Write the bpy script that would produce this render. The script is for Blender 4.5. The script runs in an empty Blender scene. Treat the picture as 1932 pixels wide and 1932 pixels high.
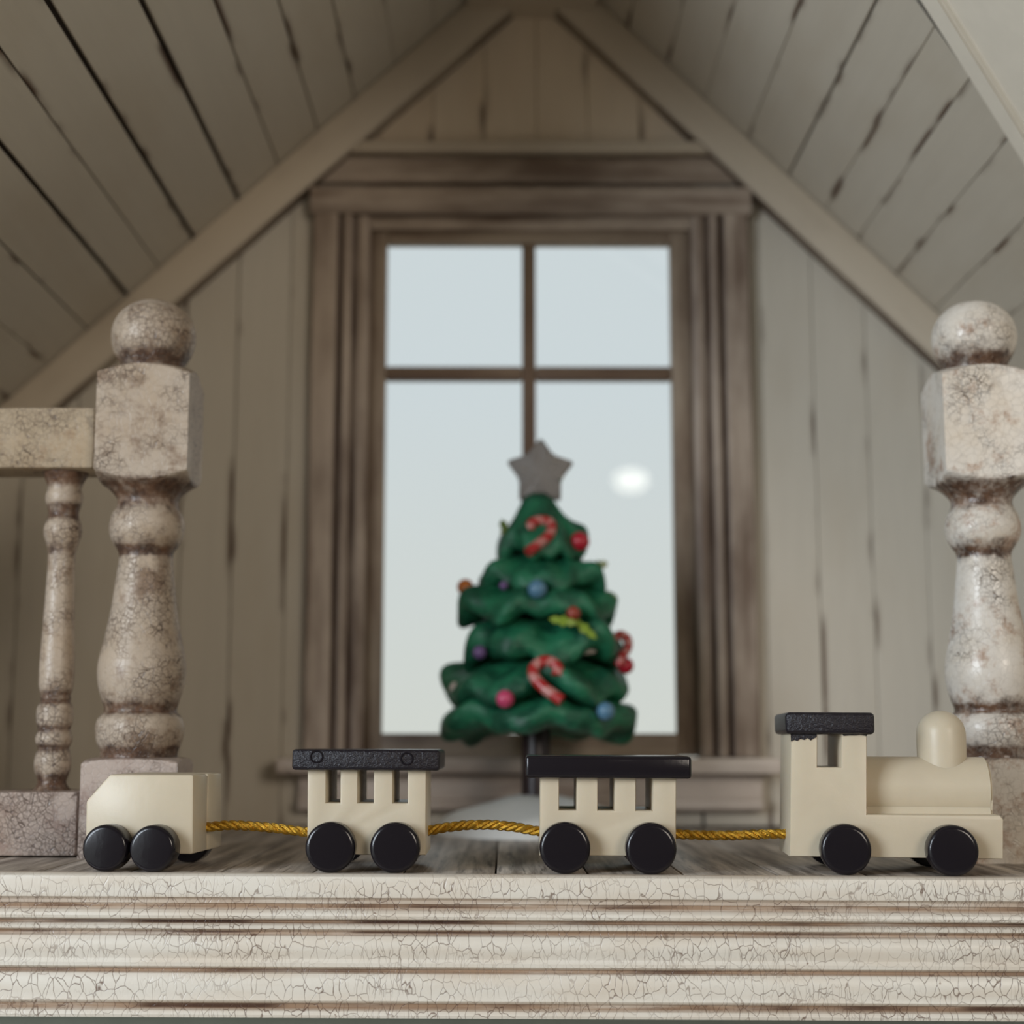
import bpy, bmesh, math, random
from mathutils import Vector, Matrix, Euler
random.seed(7)
SC = bpy.context.scene
COL = SC.collection
PI = math.pi
# ------------------------------------------------------------------ camera (1 unit = 10 cm of the dollhouse)
F = 2900.0                                   # focal length in pixels of the 1932 frame
H = 0.1807                                   # eye height above the attic floor
CAMY = -2.2
cam_d = bpy.data.cameras.new('camera')
cam = bpy.data.objects.new('camera', cam_d); COL.objects.link(cam)
cam.location = (0, CAMY, H)
cam.rotation_euler = (math.radians(90 + 8.51), 0, -math.atan(16 / F))
cam_d.sensor_width = 36; cam_d.lens = F / 1932 * 36
cam_d.clip_start = 0.01
cam_d.dof.use_dof = True; cam_d.dof.focus_distance = 2.17; cam_d.dof.aperture_fstop = 1.7
SC.camera = cam
# ------------------------------------------------------------------ world: pale overcast daylight
W = bpy.data.worlds.new('overcast_daylight'); SC.world = W; W.use_nodes = True
wn = W.node_tree.nodes; wl = W.node_tree.links; wn.clear()
wo = wn.new('ShaderNodeOutputWorld'); wb = wn.new('ShaderNodeBackground')
wt = wn.new('ShaderNodeTexCoord'); ws = wn.new('ShaderNodeSeparateXYZ'); wr = wn.new('ShaderNodeValToRGB')
wl.new(wt.outputs['Generated'], ws.inputs[0]); wl.new(ws.outputs['Z'], wr.inputs[0])
wr.color_ramp.elements[0].position = 0.0; wr.color_ramp.elements[0].color = (0.62, 0.645, 0.60, 1)
wr.color_ramp.elements[1].position = 0.22; wr.color_ramp.elements[1].color = (0.59, 0.655, 0.675, 1)
wl.new(wr.outputs[0], wb.inputs[0]); wb.inputs[1].default_value = 1.12
wl.new(wb.outputs[0], wo.inputs[0])
# ------------------------------------------------------------------ lights of the room around the dollhouse, and an added fill
def area(name, loc, target, sx, sy, power, col, shape='RECTANGLE'):
    d = bpy.data.lights.new(name, 'AREA'); d.shape = shape; d.size = sx; d.size_y = sy
    d.energy = power; d.color = col
    o = bpy.data.objects.new(name, d); COL.objects.link(o); o.location = loc
    o.rotation_euler = (Vector(target) - Vector(loc)).to_track_quat('-Z', 'Y').to_euler()
    return o
area('room_window_light', (-4.4, -4.2, 1.5), (0.2, 0.4, 0.4), 2.4, 2.6, 255, (0.83, 0.915, 1.0))
area('warm_fill_light', (4.6, -8.0, 2.4), (-0.2, 0.8, 0.6), 2.6, 2.6, 195, (1.0, 0.89, 0.76))  # added warm fill that lifts the attic interior, no known window there
area('room_lamp_light', (1.30, -10.8, 2.82), (0.28, 1.2, 0.76), 0.34, 0.22, 1.3, (1.0, 0.96, 0.84), 'ELLIPSE')
SC.view_settings.view_transform = 'Standard'; SC.view_settings.look = 'None'
SC.view_settings.exposure = 0.0; SC.view_settings.gamma = 1.0; SC.view_settings.use_curve_mapping = False

# ------------------------------------------------------------------ measuring helper: a photograph pixel at a known depth Y
RM = cam.rotation_euler.to_matrix()
def ray(u, v):
    return (RM @ Vector(((u - 966) / F, (966 - v) / F, -1.0)))
def P(u, v, Y):
    d = ray(u, v); t = (Y - CAMY) / d.y
    return Vector((d.x * t, Y, H + d.z * t))
def pxs(Y, v=1400):                          # size of one pixel at depth Y
    d = ray(966, v); return (Y - CAMY) / d.y / F
TILT = 0.0057
def fz(x): return -TILT * x                  # the attic floor leans a hair

# ------------------------------------------------------------------ node helpers
class NT:
    def __init__(s, name):
        s.m = bpy.data.materials.new(name); s.m.use_nodes = True
        s.t = s.m.node_tree; s.n = s.t.nodes; s.l = s.t.links
        s.b = s.n['Principled BSDF']; s.tc = s.n.new('ShaderNodeTexCoord')
    def lk(s, v, sock):
        if hasattr(v, 'is_linked') or isinstance(v, bpy.types.NodeSocket): s.l.new(v, sock)
        elif v is not None: sock.default_value = v
    def math(s, op, a, b=None, c=None, clamp=False):
        n = s.n.new('ShaderNodeMath'); n.operation = op; n.use_clamp = clamp
        s.lk(a, n.inputs[0]); s.lk(b, n.inputs[1]); s.lk(c, n.inputs[2]); return n.outputs[0]
    def mul(s, a, b): return s.math('MULTIPLY', a, b, clamp=True)
    def remap(s, v, a, b, c=0.0, d=1.0):
        n = s.n.new('ShaderNodeMapRange'); n.interpolation_type = 'SMOOTHSTEP'
        s.lk(v, n.inputs[0]); s.lk(a, n.inputs[1]); s.lk(b, n.inputs[2]); s.lk(c, n.inputs[3]); s.lk(d, n.inputs[4])
        return n.outputs[0]
    def mix(s, f, a, b):
        n = s.n.new('ShaderNodeMix'); n.data_type = 'RGBA'
        s.lk(f, n.inputs[0]); s.lk(a if not isinstance(a, tuple) else (*a, 1)[:4], n.inputs[6]); s.lk(b if not isinstance(b, tuple) else (*b, 1)[:4], n.inputs[7])
        return n.outputs[2]
    def obj(s): return s.tc.outputs['Object']
    def vscale(s, v, sc, add=None):
        n = s.n.new('ShaderNodeMapping'); s.lk(v, n.inputs[0]); n.inputs['Scale'].default_value = sc
        if add is not None: s.lk(add, n.inputs['Location'])
        return n.outputs[0]
    def rnd(s):
        n = s.n.new('ShaderNodeObjectInfo'); r = n.outputs['Random']
        c = s.n.new('ShaderNodeCombineXYZ')
        for i, k in enumerate((17.0, 31.0, 23.0)): s.l.new(s.math('MULTIPLY', r, k), c.inputs[i])
        return r, c.outputs[0]
    def noise(s, v, scale, detail=3, rough=0.55, dist=0.0):
        n = s.n.new('ShaderNodeTexNoise'); s.lk(v, n.inputs['Vector']); n.inputs['Scale'].default_value = scale
        n.inputs['Detail'].default_value = detail; n.inputs['Roughness'].default_value = rough; n.inputs['Distortion'].default_value = dist
        return n.outputs['Fac']
    def noisev(s, v, scale, amt):
        n = s.n.new('ShaderNodeTexNoise'); s.lk(v, n.inputs['Vector']); n.inputs['Scale'].default_value = scale; n.inputs['Detail'].default_value = 2
        a = s.n.new('ShaderNodeVectorMath'); a.operation = 'MULTIPLY_ADD'
        s.l.new(n.outputs['Color'], a.inputs[0]); a.inputs[1].default_value = (amt,) * 3; s.lk(v, a.inputs[2]); return a.outputs[0]
    def edge(s, v, scale):
        n = s.n.new('ShaderNodeTexVoronoi'); n.feature = 'DISTANCE_TO_EDGE'; s.lk(v, n.inputs['Vector']); n.inputs['Scale'].default_value = scale
        return n.outputs['Distance']
    def attr(s, name, kind='GEOMETRY'):
        n = s.n.new('ShaderNodeAttribute'); n.attribute_name = name; n.attribute_type = kind; return n.outputs['Fac']
    def sep(s, v):
        n = s.n.new('ShaderNodeSeparateXYZ'); s.lk(v, n.inputs[0]); return n.outputs
    def bump(s, h, strength=0.3, dist=0.002):
        n = s.n.new('ShaderNodeBump'); n.inputs['Strength'].default_value = strength; n.inputs['Distance'].default_value = dist
        s.lk(h, n.inputs['Height']); s.l.new(n.outputs[0], s.b.inputs['Normal'])
    def out(s, col, rough=0.5, spec=0.5, metal=0.0):
        s.lk(col if not isinstance(col, tuple) else (*col, 1)[:4], s.b.inputs['Base Color']); s.lk(rough, s.b.inputs['Roughness'])
        s.b.inputs['Specular IOR Level'].default_value = spec; s.b.inputs['Metallic'].default_value = metal
        return s.m

CREAM = (0.58, 0.53, 0.45)
BROWN = (0.085, 0.042, 0.024)
def m_board(name, base, stain=(0.10, 0.055, 0.032), amount=0.55, reach=0.013):
    t = NT(name); r, off = t.rnd()
    o = t.obj(); x = t.sep(o)
    ax = t.math('ABSOLUTE', x[0])
    ed = t.math('SUBTRACT', t.attr('half_width', 'OBJECT'), ax)           # distance to the long edges of the board
    sgn = t.math('SIGN', x[0])
    cv = t.n.new('ShaderNodeCombineXYZ')
    t.l.new(t.math('MULTIPLY', sgn, 3.7), cv.inputs[0]); t.l.new(t.math('MULTIPLY', x[2], 1.0), cv.inputs[2])
    vv = t.n.new('ShaderNodeVectorMath'); vv.operation = 'ADD'; t.l.new(cv.outputs[0], vv.inputs[0]); t.l.new(off, vv.inputs[1])
    n1 = t.noise(vv.outputs[0], 4.2, 2, 0.6)
    strength = t.remap(n1, 0.52, 0.68)
    fall = t.remap(ed, 0.0, reach, 1.0, 0.0)
    m1 = t.math('MULTIPLY', t.mul(strength, fall), amount + 0.5, clamp=True)
    v2 = t.vscale(o, (40, 40, 3), off); grain = t.noise(v2, 1.5, 4, 0.6)
    big = t.noise(t.vscale(o, (5, 5, 2.2), off), 1.0, 3)
    c = t.mix(t.remap(grain, 0.3, 0.8, 0.0, 0.16), base, tuple(k * 0.7 for k in base))
    c = t.mix(t.remap(big, 0.45, 0.75, 0.0, 0.35), c, (base[0] * 0.80, base[1] * 0.74, base[2] * 0.66))
    c = t.mix(m1, c, stain)
    t.bump(grain, 0.12, 0.002)
    return t.out(c, 0.55, 0.4)
def m_trim(name, base, stain=(0.11, 0.062, 0.038), lo=0.42, hi=0.72, amt=0.85, fine=26):
    """antiqued trim: cream paint rubbed with brown glaze in long streaks; local Z runs along the piece; attribute stain = glaze left in the mouldings"""
    t = NT(name); r, off = t.rnd(); o = t.obj()
    st = t.noise(t.vscale(o, (fine, fine, 1.6), off), 1.0, 3, 0.6)
    bl = t.noise(t.vscale(o, (9, 9, 4.0), off), 1.0, 3, 0.6)
    k = t.math('ADD', t.math('MULTIPLY', st, 0.55), t.math('MULTIPLY', bl, 0.45))
    m = t.remap(k, lo, hi, 0.0, amt)
    g = t.attr('stain'); gn = t.noise(t.vscale(o, (20, 20, 3), off), 1.0, 3)
    gm = t.mul(g, t.remap(gn, 0.3, 0.6, 0.35, 1.0))
    c = t.mix(m, base, stain); c = t.mix(gm, c, (0.06, 0.03, 0.018))
    t.bump(st, 0.15, 0.002)
    return t.out(c, 0.5, 0.4)
def m_crackle(name, base, scale=52, warm=(0.40, 0.25, 0.13), width=0.055, lo=0.38, hi=0.58, patches=0.5, stretch=(1, 1, 1), fleck=0.75, rough=0.38):
    t = NT(name); o = t.obj(); r, off = t.rnd()
    v = t.vscale(o, stretch, off); vd = t.noisev(v, 30, 0.02)
    e = t.edge(vd, scale); e2 = t.edge(t.noisev(v, 50, 0.015), scale * 2.1)
    pm = t.noise(t.vscale(o, (1, 1, 1), off), 11, 3, 0.6)
    mask = t.remap(pm, lo, hi)
    crack = t.math('MULTIPLY', t.remap(e, 0.0, width, 1.0, 0.0), t.math('ADD', t.math('MULTIPLY', mask, 0.9), 0.12), clamp=True)
    crack2 = t.math('MULTIPLY', t.remap(e2, 0.0, width * 1.5, 1.0, 0.0), t.math('MULTIPLY', mask, 0.6), clamp=True)
    cr = t.math('MAXIMUM', crack, crack2)
    wn_ = t.noise(o, 7.0, 4, 0.65); sp = t.noise(o, 45.0, 5, 0.75)
    c = t.mix(t.remap(wn_, 0.45, 0.75, 0.0, 0.6), base, (base[0] * 0.86, base[1] * 0.76, base[2] * 0.62))
    pn = t.noise(t.vscale(o, (1, 1, 1), off), 13.0, 5, 0.75)
    c = t.mix(t.remap(pn, 0.50, 0.66, 0.0, patches), c, warm)
    c = t.mix(t.mul(t.remap(sp, 0.55, 0.72), t.remap(pm, 0.36, 0.6, 0.15, fleck)), c, (0.13, 0.075, 0.05))
    g = t.attr('stain'); gn = t.noise(o, 40.0, 5, 0.7)
    gm = t.remap(t.math('ADD', t.math('MULTIPLY', t.math('SUBTRACT', gn, 0.5), 1.5), g), 0.18, 0.80, 0.0, 1.0)
    gm = t.mul(t.mul(gm, t.remap(g, 0.0, 0.15)), t.remap(sp, 0.34, 0.55, 0.6, 1.0))
    c = t.mix(gm, c, t.mix(t.remap(gn, 0.4, 0.65), (0.15, 0.078, 0.045), (0.055, 0.028, 0.018)))
    c = t.mix(cr, c, (0.075, 0.045, 0.032))
    t.bump(t.math('SUBTRACT', t.math('MULTIPLY', sp, 0.3), cr), 0.45, 0.004)
    return t.out(c, rough, 0.5)
def m_fascia(name):
    t = NT(name); o = t.obj()
    x = t.sep(o)
    v = t.noisev(t.vscale(o, (1.55, 0.25, 1.0)), 38, 0.014)
    e = t.edge(v, 46); v2 = t.noisev(t.vscale(o, (1.6, 0.25, 0.55)), 40, 0.02); e2 = t.edge(v2, 62)
    pm = t.noise(t.vscale(o, (0.9, 1, 3.0)), 6.0, 3, 0.6); pm2 = t.noise(t.vscale(o, (1, 1, 3.0)), 9.0, 2, 0.5)
    ck = t.attr('crack')
    a = t.mul(t.remap(e, 0.0, 0.036, 1.0, 0.0), t.remap(pm, 0.30, 0.62, 0.22, 0.9))
    b = t.mul(t.remap(e2, 0.0, 0.045, 1.0, 0.0), t.remap(pm2, 0.42, 0.66, 0.0, 0.5))
    cr = t.mul(t.math('MAXIMUM', a, b), ck)
    tone = t.noise(t.vscale(o, (2, 2, 14)), 2.2, 3)
    base = (0.80, 0.755, 0.68)
    c = t.mix(t.remap(tone, 0.35, 0.7), base, (0.74, 0.665, 0.57))
    g = t.attr('stain')
    gn = t.noise(t.vscale(o, (2.2, 1, 30)), 2.0, 5, 0.65)
    gd = t.noise(t.vscale(o, (2.6, 1, 12)), 1.7, 3, 0.5)
    c = t.mix(t.mul(t.math('MINIMUM', t.math('MULTIPLY', g, 1.3), 1.0), t.remap(gn, 0.25, 0.55, 0.35, 0.9)), c, (0.34, 0.21, 0.125))
    c = t.mix(t.mul(t.remap(g, 0.55, 0.95), t.remap(gd, 0.45, 0.62)), c, (0.095, 0.05, 0.034))
    c = t.mix(cr, c, (0.15, 0.085, 0.06))
    sp = t.noise(o, 60, 3, 0.6)
    c = t.mix(t.remap(t.noise(o, 90, 2), 0.75, 0.78, 0, 0.7), c, (0.2, 0.11, 0.07))
    t.bump(t.math('SUBTRACT', t.math('MULTIPLY', sp, 0.4), cr), 0.4, 0.003)
    return t.out(c, 0.33, 0.5)
def m_floor(name):
    t = NT(name); r, off = t.rnd(); o = t.obj()
    g = t.noise(t.vscale(o, (45, 2.2, 8), off), 1.0, 5, 0.65)
    g2 = t.noise(t.vscale(o, (110, 6, 8), off), 1.0, 3, 0.6)
    c = t.mix(t.remap(g, 0.32, 0.68), (0.18, 0.15, 0.125), (0.62, 0.545, 0.475))
    c = t.mix(t.remap(g2, 0.55, 0.72, 0, 0.7), c, (0.035, 0.026, 0.022))
    c = t.mix(t.math('MULTIPLY', r, 0.25), c, (0.16, 0.13, 0.11))
    t.bump(g2, 0.2, 0.002)
    return t.out(c, 0.42, 0.4)
def m_plain(name, col, rough=0.5, spec=0.5, metal=0.0, bump=0.0, bscale=60, vary=0.12, sss=0.0):
    t = NT(name); o = t.obj(); n = t.noise(o, bscale * 0.35, 4)
    c = t.mix(t.remap(n, 0.3, 0.7, 0.0, vary), col, tuple(k * 0.62 for k in col))
    if bump: t.bump(t.noise(o, bscale, 4, 0.6), bump, 0.004)
    if sss:
        t.b.inputs['Subsurface Weight'].default_value = sss; t.b.inputs['Subsurface Radius'].default_value = (0.02, 0.012, 0.006); t.b.inputs['Subsurface Scale'].default_value = 0.6
    return t.out(c, rough, spec, metal)
def m_leaf(name):
    t = NT(name); o = t.obj(); r, off = t.rnd()
    n = t.noise(t.vscale(o, (1, 1, 1), off), 20, 3); n2 = t.noise(t.vscale(o, (1, 1, 2), off), 42, 4)
    c = t.mix(t.remap(n, 0.35, 0.65), (0.006, 0.070, 0.038), (0.018, 0.17, 0.085))
    c = t.mix(t.remap(n2, 0.55, 0.8, 0, 0.55), c, (0.09, 0.28, 0.17))
    t.bump(n2, 0.5, 0.01)
    return t.out(c, 0.42, 0.45)
def m_candy(name, freq, kind='z'):
    t = NT(name)
    w = t.math('FRACT', t.math('MULTIPLY', t.attr('along'), freq))
    s = t.remap(t.math('ABSOLUTE', t.math('SUBTRACT', w, 0.5)), 0.20, 0.27)
    return t.out(t.mix(s, (0.50, 0.20, 0.18), (0.40, 0.022, 0.022)), 0.3, 0.5)

M = {}
M['wall'] = m_board('cream_wall_boards', CREAM, amount=0.5, reach=0.016)
M['roof'] = m_board('cream_roof_boards', (0.55, 0.50, 0.42), amount=0.6, reach=0.014)
M['gable'] = m_board('tan_gable_boards', (0.74, 0.62, 0.48), amount=0.5, reach=0.02)
M['gap'] = m_plain('dark_brown_backing', (0.035, 0.02, 0.013), 0.8)
M['beam'] = m_trim('glazed_rafter_trim', (0.55, 0.47, 0.37), lo=0.50, hi=0.85, amt=0.5, fine=14)
M['casing'] = m_trim('brown_glazed_casing', (0.49, 0.40, 0.325), lo=0.36, hi=0.68, amt=0.85)
M['sash'] = m_trim('brown_glazed_sash', (0.36, 0.285, 0.215), lo=0.36, hi=0.66, amt=0.85)
M['muntin'] = m_trim('dark_brown_muntin', (0.24, 0.17, 0.115), lo=0.34, hi=0.66, amt=0.9)
M['sill'] = m_trim('pinkish_glazed_sill', (0.64, 0.55, 0.48), lo=0.44, hi=0.74, amt=0.75, fine=18)
M['post'] = m_crackle('crackled_cream_post', (0.49, 0.40, 0.315), scale=80, warm=(0.20, 0.12, 0.07), patches=0.75)
M['post_lit'] = m_crackle('crackled_cream_post_lit', (0.72, 0.665, 0.60), scale=80, warm=(0.33, 0.17, 0.09), patches=0.75, lo=0.46, hi=0.68, fleck=0.4, rough=0.25)  # cream crackle again for the right post, its brighter light put into the colour
M['rail'] = m_crackle('crackled_tan_rail', (0.49, 0.39, 0.275), scale=95, warm=(0.34, 0.20, 0.10), patches=0.55)
M['plinth'] = m_crackle('crackled_pink_plinth', (0.50, 0.41, 0.36), scale=95, warm=(0.25, 0.14, 0.11), patches=0.6, width=0.07)
M['fascia'] = m_fascia('crackled_fascia_paint')
M['floor'] = m_floor('grey_brown_plank')
M['cream_toy'] = m_plain('cream_resin', (0.645, 0.56, 0.425), 0.36, 0.45, bump=0.08, bscale=70, vary=0.10, sss=0.12)
M['black_toy'] = m_plain('glossy_black_paint', (0.009, 0.007, 0.011), 0.17, 0.45, bump=0.06, bscale=50, vary=0.1)
M['black_pebbled'] = m_plain('pebbled_black_paint', (0.010, 0.008, 0.014), 0.24, 0.45, bump=0.6, bscale=210, vary=0.1)
M['gold'] = m_plain('gold_thread', (0.66, 0.39, 0.055), 0.2, 0.5, 1.0, bump=0.6, bscale=320, vary=0.3)
M['leaf'] = m_leaf('painted_green_clay')
M['trunk'] = m_plain('dark_brown_trunk', (0.022, 0.011, 0.013), 0.35)
M['snow'] = m_plain('white_snow_clay', (0.82, 0.83, 0.82), 0.55, bump=0.4, bscale=22, vary=0.12)
M['star'] = m_plain('silver_grey_star', (0.21, 0.195, 0.185), 0.45, 0.5, 0.35, bump=0.5, bscale=160, vary=0.25)
M['glitter'] = m_plain('silver_glitter', (0.9, 0.88, 0.86), 0.12, 0.5, 1.0, vary=0.0)
M['glass'] = None
def glass():
    t = NT('window_glass'); n = t.n; n.remove(t.b)
    tr = n.new('ShaderNodeBsdfTransparent'); gl = n.new('ShaderNodeBsdfGlossy'); gl.inputs['Roughness'].default_value = 0.01
    fr = n.new('ShaderNodeFresnel'); fr.inputs['IOR'].default_value = 1.5
    tr.inputs[0].default_value = (0.985, 0.99, 0.99, 1)
    mx = n.new('ShaderNodeMixShader'); t.l.new(fr.outputs[0], mx.inputs[0]); t.l.new(tr.outputs[0], mx.inputs[1]); t.l.new(gl.outputs[0], mx.inputs[2])
    t.l.new(mx.outputs[0], n['Material Output'].inputs[0]); return t.m
M['glass'] = glass()
M['lower'] = m_plain('grey_green_lower_storey', (0.33, 0.36, 0.31), 0.6, vary=0.2)
M['panel'] = m_plain('cream_ceiling_panel', (0.78, 0.72, 0.62), 0.5, vary=0.1)
for k, c in dict(red=(0.42, 0.012, 0.03), blue=(0.10, 0.22, 0.34), orange=(0.55, 0.16, 0.025), purple=(0.16, 0.09, 0.24), pink=(0.60, 0.07, 0.17), olive=(0.10, 0.16, 0.03), lime=(0.22, 0.32, 0.03), rust=(0.30, 0.05, 0.03), white=(0.7, 0.6, 0.55)).items():
    M[k] = m_plain(k + '_ornament_paint', c, 0.3, vary=0.15)
M['candy'] = m_candy('striped_candy', 5.0)

# ------------------------------------------------------------------ mesh helpers
def link(name, mesh, mat, parent=None, loc=(0, 0, 0), rot=(0, 0, 0)):
    o = bpy.data.objects.new(name, mesh); COL.objects.link(o)
    if mat is not None and not mesh.materials: mesh.materials.append(mat)
    o.location = loc; o.rotation_euler = rot
    if parent: o.parent = parent
    return o
def finish(me, smooth=True, ang=35):
    if smooth:
        me.polygons.foreach_set('use_smooth', [True] * len(me.polygons)); me.set_sharp_from_angle(angle=math.radians(ang))
    me.update(); return me
def from_bm(bm, name, smooth=True, ang=35):
    bmesh.ops.recalc_face_normals(bm, faces=bm.faces)
    me = bpy.data.meshes.new(name); bm.to_mesh(me); bm.free(); return finish(me, smooth, ang)
def box_mesh(sx, sy, sz, bev=0.0, c=(0, 0, 0), seg=2):
    bm = bmesh.new(); bmesh.ops.create_cube(bm, size=1.0)
    for v in bm.verts: v.co = Vector((v.co.x * sx + c[0], v.co.y * sy + c[1], v.co.z * sz + c[2]))
    if bev > 0: bmesh.ops.bevel(bm, geom=list(bm.edges), offset=bev, segments=seg, profile=0.5, affect='EDGES')
    return from_bm(bm, 'box')
def prism_mesh(poly, y0, y1, bev=0.0, seg=2):
    """polygon in XZ extruded from y0 to y1"""
    bm = bmesh.new()
    f = [bm.verts.new((x, y0, z)) for x, z in poly]; b = [bm.verts.new((x, y1, z)) for x, z in poly]
    bm.faces.new(f); bm.faces.new(b[::-1]); n = len(poly)
    for i in range(n): bm.faces.new((f[i], b[i], b[(i + 1) % n], f[(i + 1) % n]))
    if bev > 0: bmesh.ops.bevel(bm, geom=list(bm.edges), offset=bev, segments=seg, profile=0.5, affect='EDGES')
    return from_bm(bm, 'prism')
def inset_poly(poly, d):
    n = len(poly); area2 = sum(poly[i][0] * poly[(i + 1) % n][1] - poly[(i + 1) % n][0] * poly[i][1] for i in range(n)); sg = 1 if area2 > 0 else -1
    out = []
    for i in range(n):
        p0, p1, p2 = Vector(poly[i - 1]), Vector(poly[i]), Vector(poly[(i + 1) % n])
        e1, e2 = (p1 - p0).normalized(), (p2 - p1).normalized()
        n1, n2 = Vector((-e1.y, e1.x)) * sg, Vector((-e2.y, e2.x)) * sg
        k = 1 + n1.dot(n2); m = (n1 + n2) / max(k, 0.3); out.append((p1.x + m.x * d, p1.y + m.y * d))
    return out
def rim_prism(poly, y0, y1, bev):
    """like prism_mesh, with the rims of front and back rounded over; works for notched outlines"""
    rings = []
    for y, d in ((y0, bev), (y0 + bev * .3, bev * .3), (y0 + bev, 0), (y1 - bev, 0), (y1 - bev * .3, bev * .3), (y1, bev)):
        rings.append([(x, y, z) for x, z in (inset_poly(poly, d) if d else poly)])
    bm = bmesh.new(); R_ = [[bm.verts.new(c) for c in r] for r in rings]; n = len(poly)
    bm.faces.new(R_[0]); bm.faces.new(R_[-1][::-1])
    for a, b in zip(R_, R_[1:]):
        for i in range(n): bm.faces.new((a[i], b[i], b[(i + 1) % n], a[(i + 1) % n]))
    return from_bm(bm, 'prism', True, 40)
def lathe_mesh(prof, n=48, square=None, stain=None, cap=True):
    """prof: list of (r, z) from bottom to top; square: half width of the squared stock the piece was turned from"""
    verts, faces, st = [], [], []
    for i, (r, z) in enumerate(prof):
        for k in range(n):
            a = 2 * PI * k / n
            rr = r
            if square: rr = min(r, square / max(abs(math.cos(a)), abs(math.sin(a))))
            verts.append((rr * math.cos(a), rr * math.sin(a), z)); st.append(stain[i] if stain else 0.0)
    for i in range(len(prof) - 1):
        for k in range(n):
            k2 = (k + 1) % n; faces.append((i * n + k, i * n + k2, (i + 1) * n + k2, (i + 1) * n + k))
    if cap: faces.append(tuple(range(n - 1, -1, -1))); faces.append(tuple((len(prof) - 1) * n + k for k in range(n)))
    me = bpy.data.meshes.new('turned'); me.from_pydata(verts, [], faces)
    at = me.attributes.new('stain', 'FLOAT', 'POINT'); at.data.foreach_set('value', st)
    return finish(me, True, 40)
def tube_mesh(pts, rad, n=10, cap=True):
    pts = [Vector(p) for p in pts]; verts, faces, al = [], [], []
    rad = rad if isinstance(rad, (list, tuple)) else [rad] * len(pts)
    up = Vector((0, 0, 1)); prev = None
    for i, p in enumerate(pts):
        d = (pts[min(i + 1, len(pts) - 1)] - pts[max(i - 1, 0)]).normalized()
        if prev is None:
            s = d.cross(up); s = d.cross(Vector((0, 1, 0))) if s.length < 0.2 else s
        else: s = prev - d * prev.dot(d)
        s.normalize(); prev = s; t = d.cross(s)
        for k in range(n):
            a = 2 * PI * k / n; verts.append(p + (s * math.cos(a) + t * math.sin(a)) * rad[i]); al.append(i / (len(pts) - 1) + 0.06 * math.cos(a))
    for i in range(len(pts) - 1):
        for k in range(n):
            k2 = (k + 1) % n; faces.append((i * n + k, i * n + k2, (i + 1) * n + k2, (i + 1) * n + k))
    if cap: faces.append(tuple(range(n - 1, -1, -1))); faces.append(tuple((len(pts) - 1) * n + k for k in range(n)))
    me = bpy.data.meshes.new('tube'); me.from_pydata([tuple(v) for v in verts], [], faces)
    at = me.attributes.new('along', 'FLOAT', 'POINT'); at.data.foreach_set('value', al)
    return finish(me, True, 50)
def extrude_mesh(prof, L, smooth_ang=30):
    """moulding: prof = [(x, y, stain, crack)] closed section in local XY, extruded along local Z from 0 to L"""
    bm_v, fa, st, ck = [], [], [], []; n = len(prof)
    for z in (0.0, L):
        for (x, y, s, c) in prof: bm_v.append((x, y, z)); st.append(s); ck.append(c)
    for i in range(n): fa.append((i, (i + 1) % n, n + (i + 1) % n, n + i))
    fa.append(tuple(range(n - 1, -1, -1))); fa.append(tuple(range(n, 2 * n)))
    me = bpy.data.meshes.new('moulding'); me.from_pydata(bm_v, [], fa)
    for nm, vals in (('stain', st), ('crack', ck)):
        at = me.attributes.new(nm, 'FLOAT', 'POINT'); at.data.foreach_set('value', vals)
    bm = bmesh.new(); bm.from_mesh(me); bmesh.ops.recalc_face_normals(bm, faces=bm.faces); bm.to_mesh(me); bm.free()
    return finish(me, True, smooth_ang)
def empty(name, loc=(0, 0, 0), rotz=0.0, roty=0.0):
    o = bpy.data.objects.new(name, None); COL.objects.link(o); o.location = loc; o.rotation_euler = (0, roty, rotz); o.empty_display_size = 0.05; return o
def tag(o, label, cat, group=None):
    o['label'] = label; o['category'] = cat
    if group: o['group'] = group
    return o
def struct(o): o['kind'] = 'structure'; return o
def cut_poly(poly, a, b, c):
    """keep the side a*x + b*y <= c of a convex polygon"""
    out = []
    for i in range(len(poly)):
        p, q = poly[i], poly[(i + 1) % len(poly)]
        dp, dq = a * p[0] + b * p[1] - c, a * q[0] + b * q[1] - c
        if dp <= 0: out.append(p)
        if dp * dq < 0:
            t = dp / (dp - dq); out.append((p[0] + (q[0] - p[0]) * t, p[1] + (q[1] - p[1]) * t))
    return out

# ================================================================== THE ROOM
WY = 1.20                                    # face of the gable wall
BY = WY - 0.045                              # face of the rafter trim
# roof planes, measured along the outer edge of the rafter trim
l0, l1 = P(450, 374, BY), P(880, 2, BY); r0, r1 = P(1770, 588, BY), P(1150, 18, BY)
sl = (l1.z - l0.z) / (l1.x - l0.x); sr = (r1.z - r0.z) / (r1.x - r0.x)
def zl(x): return l0.z + sl * (x - l0.x)
def zr(x): return r0.z + sr * (x - r0.x)
RX = (r0.z - sr * r0.x - l0.z + sl * l0.x) / (sl - sr); RZ = zl(RX)
XL, XR = -1.15, 1.40                         # the roof comes down to low knee walls out of frame
FRONT = -0.06

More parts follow.
